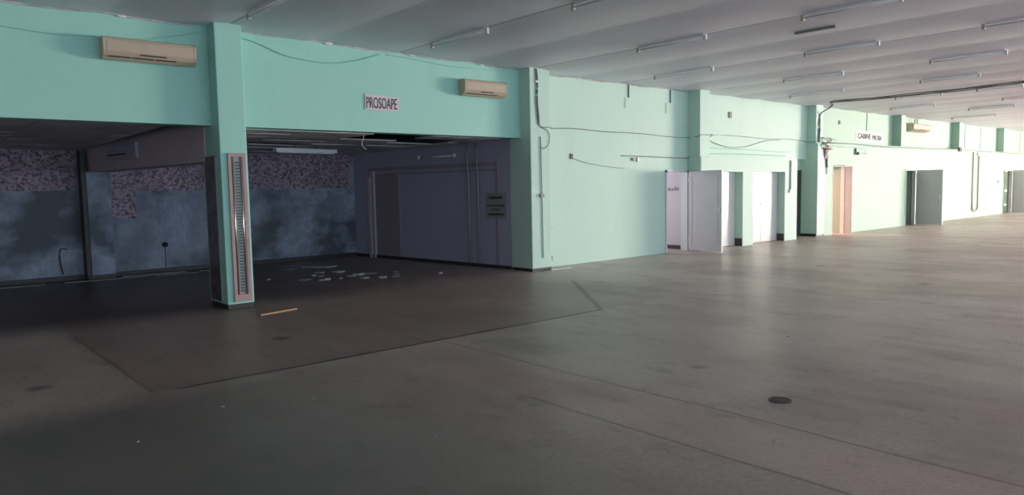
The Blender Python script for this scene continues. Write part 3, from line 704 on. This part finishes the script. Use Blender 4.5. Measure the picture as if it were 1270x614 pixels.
t = thing('wall_lamp', (23.6, D-.03, 2.45), 'small grey bracket lamp below the CABINE PROBA sign', 'wall lamp')
MB().bbox(23.42, D-.06, 2.48, 23.58, D, 2.66, .01, 1).build('body', 'conduit', t)
MB().tube([(23.58, D-.03, 2.64), (24.15, D-.03, 2.66), (24.2, D-.03, 2.50), (23.6, D-.03, 2.50)], .010).build('bracket', 'wire_mint', t)
MB().bbox(23.47, D-.10, 2.45, 23.56, D-.03, 2.54, .01, 1).build('lens', 'black', t)
t = thing('pipe_loop', (34.9, D-.03, .3), 'pair of slim sage pipes joined as a loop on far wall', 'pipe')
for xx in (34.55, 35.25): MB().tube(smooth_path([(xx, D-.04, 2.72), (xx+.02, D-.04, 1.6), (xx+.03, D-.04, .38)], 3), .028, 8).build('pipe', 'pipe', t)
MB().tube(smooth_path([(34.55, D-.04, .40), (34.75, D-.04, .28), (35.1, D-.04, .26), (35.28, D-.04, .40)], 4), .030, 8).build('bend', 'pipe', t)
MB().bbox(35.1, D-.07, 2.58, 35.4, D, 2.70, .01, 1).build('bracket', 'batten', t)
tag(MB().bbox(38.05, D-.03, 1.41, 38.2, D, 1.54, .006, 1).build('light_switch', 'conduit'), 'small switch on far wall left of the farthest door', 'switch')
tag(MB().bbox(22.92, DU-.03, 3.41, 23.04, DU, 3.53, .006, 1).build('wall_box', 'wire_grey'), 'small dark box high on wall, left of CABINE PROBA sign', 'electrical box')
for x, lab in ((24.95, 'thin wire dropping from ceiling above the CABINE PROBA sign'), (34.5, 'thin wire on far upper wall, right of the distant air conditioner'), (36.5, 'thin wire on far upper wall, before the last pilaster'), (42.4, 'thin wire on far upper wall at the frame edge')):
    tag(MB().tube([(x, DU-.012, 3.28 if x < 30 else 2.9), (x+.02, DU-.012, 3.86)], .011, 5).build('hanging_wire', 'wire_mint'), lab, 'cable')
# frame stack by the last door
t = thing('pipe_rack', (39.2, D-.04, 0), 'narrow grey metal pipes standing left of the farthest door', 'pipe')
for xx in (38.9, 39.15): MB().tube([(xx, D-.05, 0), (xx, D-.05, 1.95)], .03, 8).build('pipe', 'pipe', t)
for z in (.35, 1.0, 1.9): MB().bbox(38.85, D-.07, z, 39.25, D-.03, z+.08, .01, 1).build('clamp', 'batten', t)
cable([(6.32, 11.0, 2.585), (6.28, 10.98, 2.50), (6.25, 10.98, 2.43), (6.29, 10.98, 2.36), (6.33, 10.98, 2.33)], .005, 'wire_white', 'short white wire dangling from the broken bay ceiling', 'hanging_wire')
tag(MB().tube(smooth_path([(2.72, BACK-.02, .60), (2.60, BACK-.03, .61), (2.58, BACK-.03, .4), (2.62, BACK-.02, .12)], 3), .012, 6).build('thin_pipe', 'plinth'), 'thin bent dark pipe low on blue wall of the left bay', 'pipe')
# fixings on the mouldy wall
t = thing('wall_stub', (4.49, BACK-.02, .5), 'dark round pipe stub with drip stain on blue bay wall', 'pipe')
MB().tube([(4.49, BACK, .58), (4.49, BACK-.05, .58)], .055, 12).build('stub', 'black', t)
MB().box(4.48, BACK-.006, .12, 4.50, BACK-.001, .56).build('drip', 'plinth', t)

# ------------------------------------------------------------------ things on the floor
t = tag(MB().bbox(-.29, -.018, 0, .29, .018, .022, .004, 1, Matrix.Translation((4.02, 9.46, 0.001)) @ Matrix.Rotation(math.atan2(.12, .57), 4, 'Z')).build('wooden_stick', 'wood'),
        'short raw wooden stick on floor right of the free-standing pillar', 'stick')
tag(MB().bbox(-.27, -.02, 0, .27, .02, .02, .004, 1, Matrix.Translation((10.13, 10.12, 0.001)) @ Matrix.Rotation(-.05, 4, 'Z')).build('white_batten', 'white'), 'short white batten on floor at foot of the corner pillar', 'batten')
def board(x0, y0, x1, y1, w, lab, h=.02):
    L_ = math.hypot(x1-x0, y1-y0); a = math.atan2(y1-y0, x1-x0)
    tag(MB().bbox(-L_/2, -w/2, 0, L_/2, w/2, h, .004, 1, Matrix.Translation(((x0+x1)/2, (y0+y1)/2, .002)) @ Matrix.Rotation(a, 4, 'Z')).build('loose_board', 'board'), lab, 'board')
board(.2, 15.85, 2.25, 15.73, .13, 'dusty pale board on floor along left bay wall, far left')
board(2.55, 15.72, 3.95, 15.62, .12, 'dusty pale board on floor before the bay post')
board(3.55, 15.78, 4.7, 15.66, .06, 'narrow dusty board lying behind the others by the bay post', .04)
board(4.1, 15.55, 4.9, 15.5, .09, 'short dusty board between bay post and pillar')
board(5.0, 15.75, 6.0, 15.55, .12, 'dusty pale board on floor just left of the pillar base')
def shard(x, y, r, th, seed):
    rr = random.Random(seed); n = rr.randint(5, 8); m = MB()
    q = [(x+math.cos(6.283*k/n)*r*rr.uniform(.6, 1.1), y+math.sin(6.283*k/n)*r*rr.uniform(.5, 1)) for k in range(n)]
    return m.hexa(q, .002, .002+th)
spots = [(5.9, 12.6, .13), (6.03, 12.25, .06), (6.15, 12.25, .08), (6.35, 12.9, .09), (6.75, 12.4, .10), (6.95, 12.5, .16), (7.25, 12.6, .18), (6.75, 11.9, .11), (7.0, 11.7, .09),
         (7.3, 11.7, .08), (6.6, 13.4, .12), (6.9, 13.2, .15), (7.5, 12.0, .07), (6.4, 12.2, .05), (6.25, 13.0, .05), (7.7, 12.4, .1), (5.4, 13.1, .04), (8.1, 11.4, .06)]
for i, (x, y, r) in enumerate(spots):
    tag(shard(x, y, r, .01+.012*(i % 3), i+3).build('plaster_fragment', 'shard'), 'small pale broken plaster fragment on the dark floor of the middle bay', 'debris', 'plaster fragments strewn in the middle bay')
m = MB().hexa([(6.75, 14.55), (7.1, 14.05), (7.38, 14.2), (7.0, 14.75)], .01, .035)
tag(m.build('ceiling_panel_piece', 'shard'), 'larger flat pale panel piece lying near back of middle bay', 'debris')
tag(shard(6.45, 14.6, .16, .015, 99).build('ceiling_panel_piece', 'board'), 'dim flat fragment left of the larger panel piece', 'debris')
crumbs = [(2.7, 3.9), (4.2, 2.3), (3.35, 2.0), (1.2, 5.2), (5.7, 2.9), (4.05, 5.9), (3.95, 5.1), (2.5, 5.3), (6.1, 4.6), (3.4, 3.3), (7.2, 3.8), (8.5, 5.1), (5.0, 1.6), (1.9, 5.6), (9.5, 6.2), (2.9, 2.9)]
for i, (x, y) in enumerate(crumbs):
    tag(shard(x, y, .010+.006*(i % 3), .006, i+50).build('litter_crumb', 'crumb'), 'tiny pale litter crumb on the open hall floor', 'litter', 'litter crumbs on the hall floor')
t = thing('drain_cover', (5.04, 2.72, 0), 'small round black drain cover in the hall floor', 'drain cover')
def disc(r, z0, z1, n=24, r2=0):
    m = MB()
    if r2:
        vs = []
        for rr, z in ((r, z0), (r, z1), (r2, z1), (r2, z0)): vs += [(5.04+math.cos(6.283*k/n)*rr, 2.72+math.sin(6.283*k/n)*rr, z) for k in range(n)]
        fs = [[a*n+k, a*n+(k+1) % n, ((a+1) % 4)*n+(k+1) % n, ((a+1) % 4)*n+k] for a in range(4) for k in range(n)]
        return m.add(vs, fs)
    return m.hexa([(5.04+math.cos(6.283*k/n)*r, 2.72+math.sin(6.283*k/n)*r) for k in range(n)], z0, z1)
disc(.085, 0.0, .006, 24, .068).build('rim', 'iron', t)
pl_ = disc(.066, 0.0, .004).build('plate', 'iron', t)
m = MB()
for k in range(-3, 4): m.box(5.04-.05, 2.72+k*.016-.003, .004, 5.04+.05, 2.72+k*.016+.003, .007)
m.build('grate_bar', 'plinth', pl_)

# ------------------------------------------------------------------ light
def area(name, loc, size, rot, power, col):
    l = bpy.data.lights.new(name, 'AREA'); l.shape = 'RECTANGLE'; l.size, l.size_y = size; l.energy = power; l.color = col
    o = bpy.data.objects.new(name, l); COL.objects.link(o); o.location = loc; o.rotation_euler = rot; return o
for i, (a, b) in enumerate(WA): area('window_daylight', ((a+b)/2, -12.14, 1.9), (b-a-.1, 2.5), (math.radians(90), 0, 0), 240 if i < 2 else 235, (.66, .86, .98))  # cool fill set in the added side windows
for a, b in WB: area('window_daylight', (48.02, (a+b)/2, 1.82), (3.1, b-a-.1), (0, math.radians(90), 0), 3450, (1, .895, .78))
for a, b in WC: area('window_daylight', ((a+b)/2, -2.04, 1.9), (b-a-.1, 2.5), (math.radians(90), 0, 0), 60, (1, .97, .93))
# fill lamps added inside two closed rooms to brighten their doorways
area('room_daylight', (13.4, 13.4, 1.7), (1.0, 1.4), (math.radians(-90), 0, 0), 60, (.95, .93, 1))
area('room_daylight', (21.9, 12.9, 1.6), (.8, 1.6), (math.radians(-90), 0, 0), 100, (1, .93, .85))
w = bpy.data.worlds.new('sky'); S.world = w; w.use_nodes = True
w.node_tree.nodes['Background'].inputs['Color'].default_value = (.6, .75, 1, 1); w.node_tree.nodes['Background'].inputs['Strength'].default_value = .8

# ------------------------------------------------------------------ camera
cam = bpy.data.cameras.new('camera'); co = bpy.data.objects.new('camera', cam); COL.objects.link(co)
cam.sensor_fit = 'HORIZONTAL'; cam.sensor_width = 36; cam.lens = 36*898.4/1270; cam.clip_end = 300
yaw, pitch, roll = .7178, .0837, -.0190
f = Vector((math.sin(yaw)*math.cos(pitch), math.cos(yaw)*math.cos(pitch), -math.sin(pitch)))
r = Vector((math.cos(yaw), -math.sin(yaw), 0)); u = r.cross(f)
r2 = r*math.cos(roll)+u*math.sin(roll); u2 = -r*math.sin(roll)+u*math.cos(roll)
mw = Matrix((r2, u2, -f)).transposed().to_4x4(); mw.translation = Vector((0, 0, 1.65)); co.matrix_world = mw
S.camera = co
S.view_settings.view_transform = 'Standard'; S.view_settings.look = 'None'; S.view_settings.gamma = 1
S.view_settings.use_curve_mapping = False; S.view_settings.exposure = 0.10
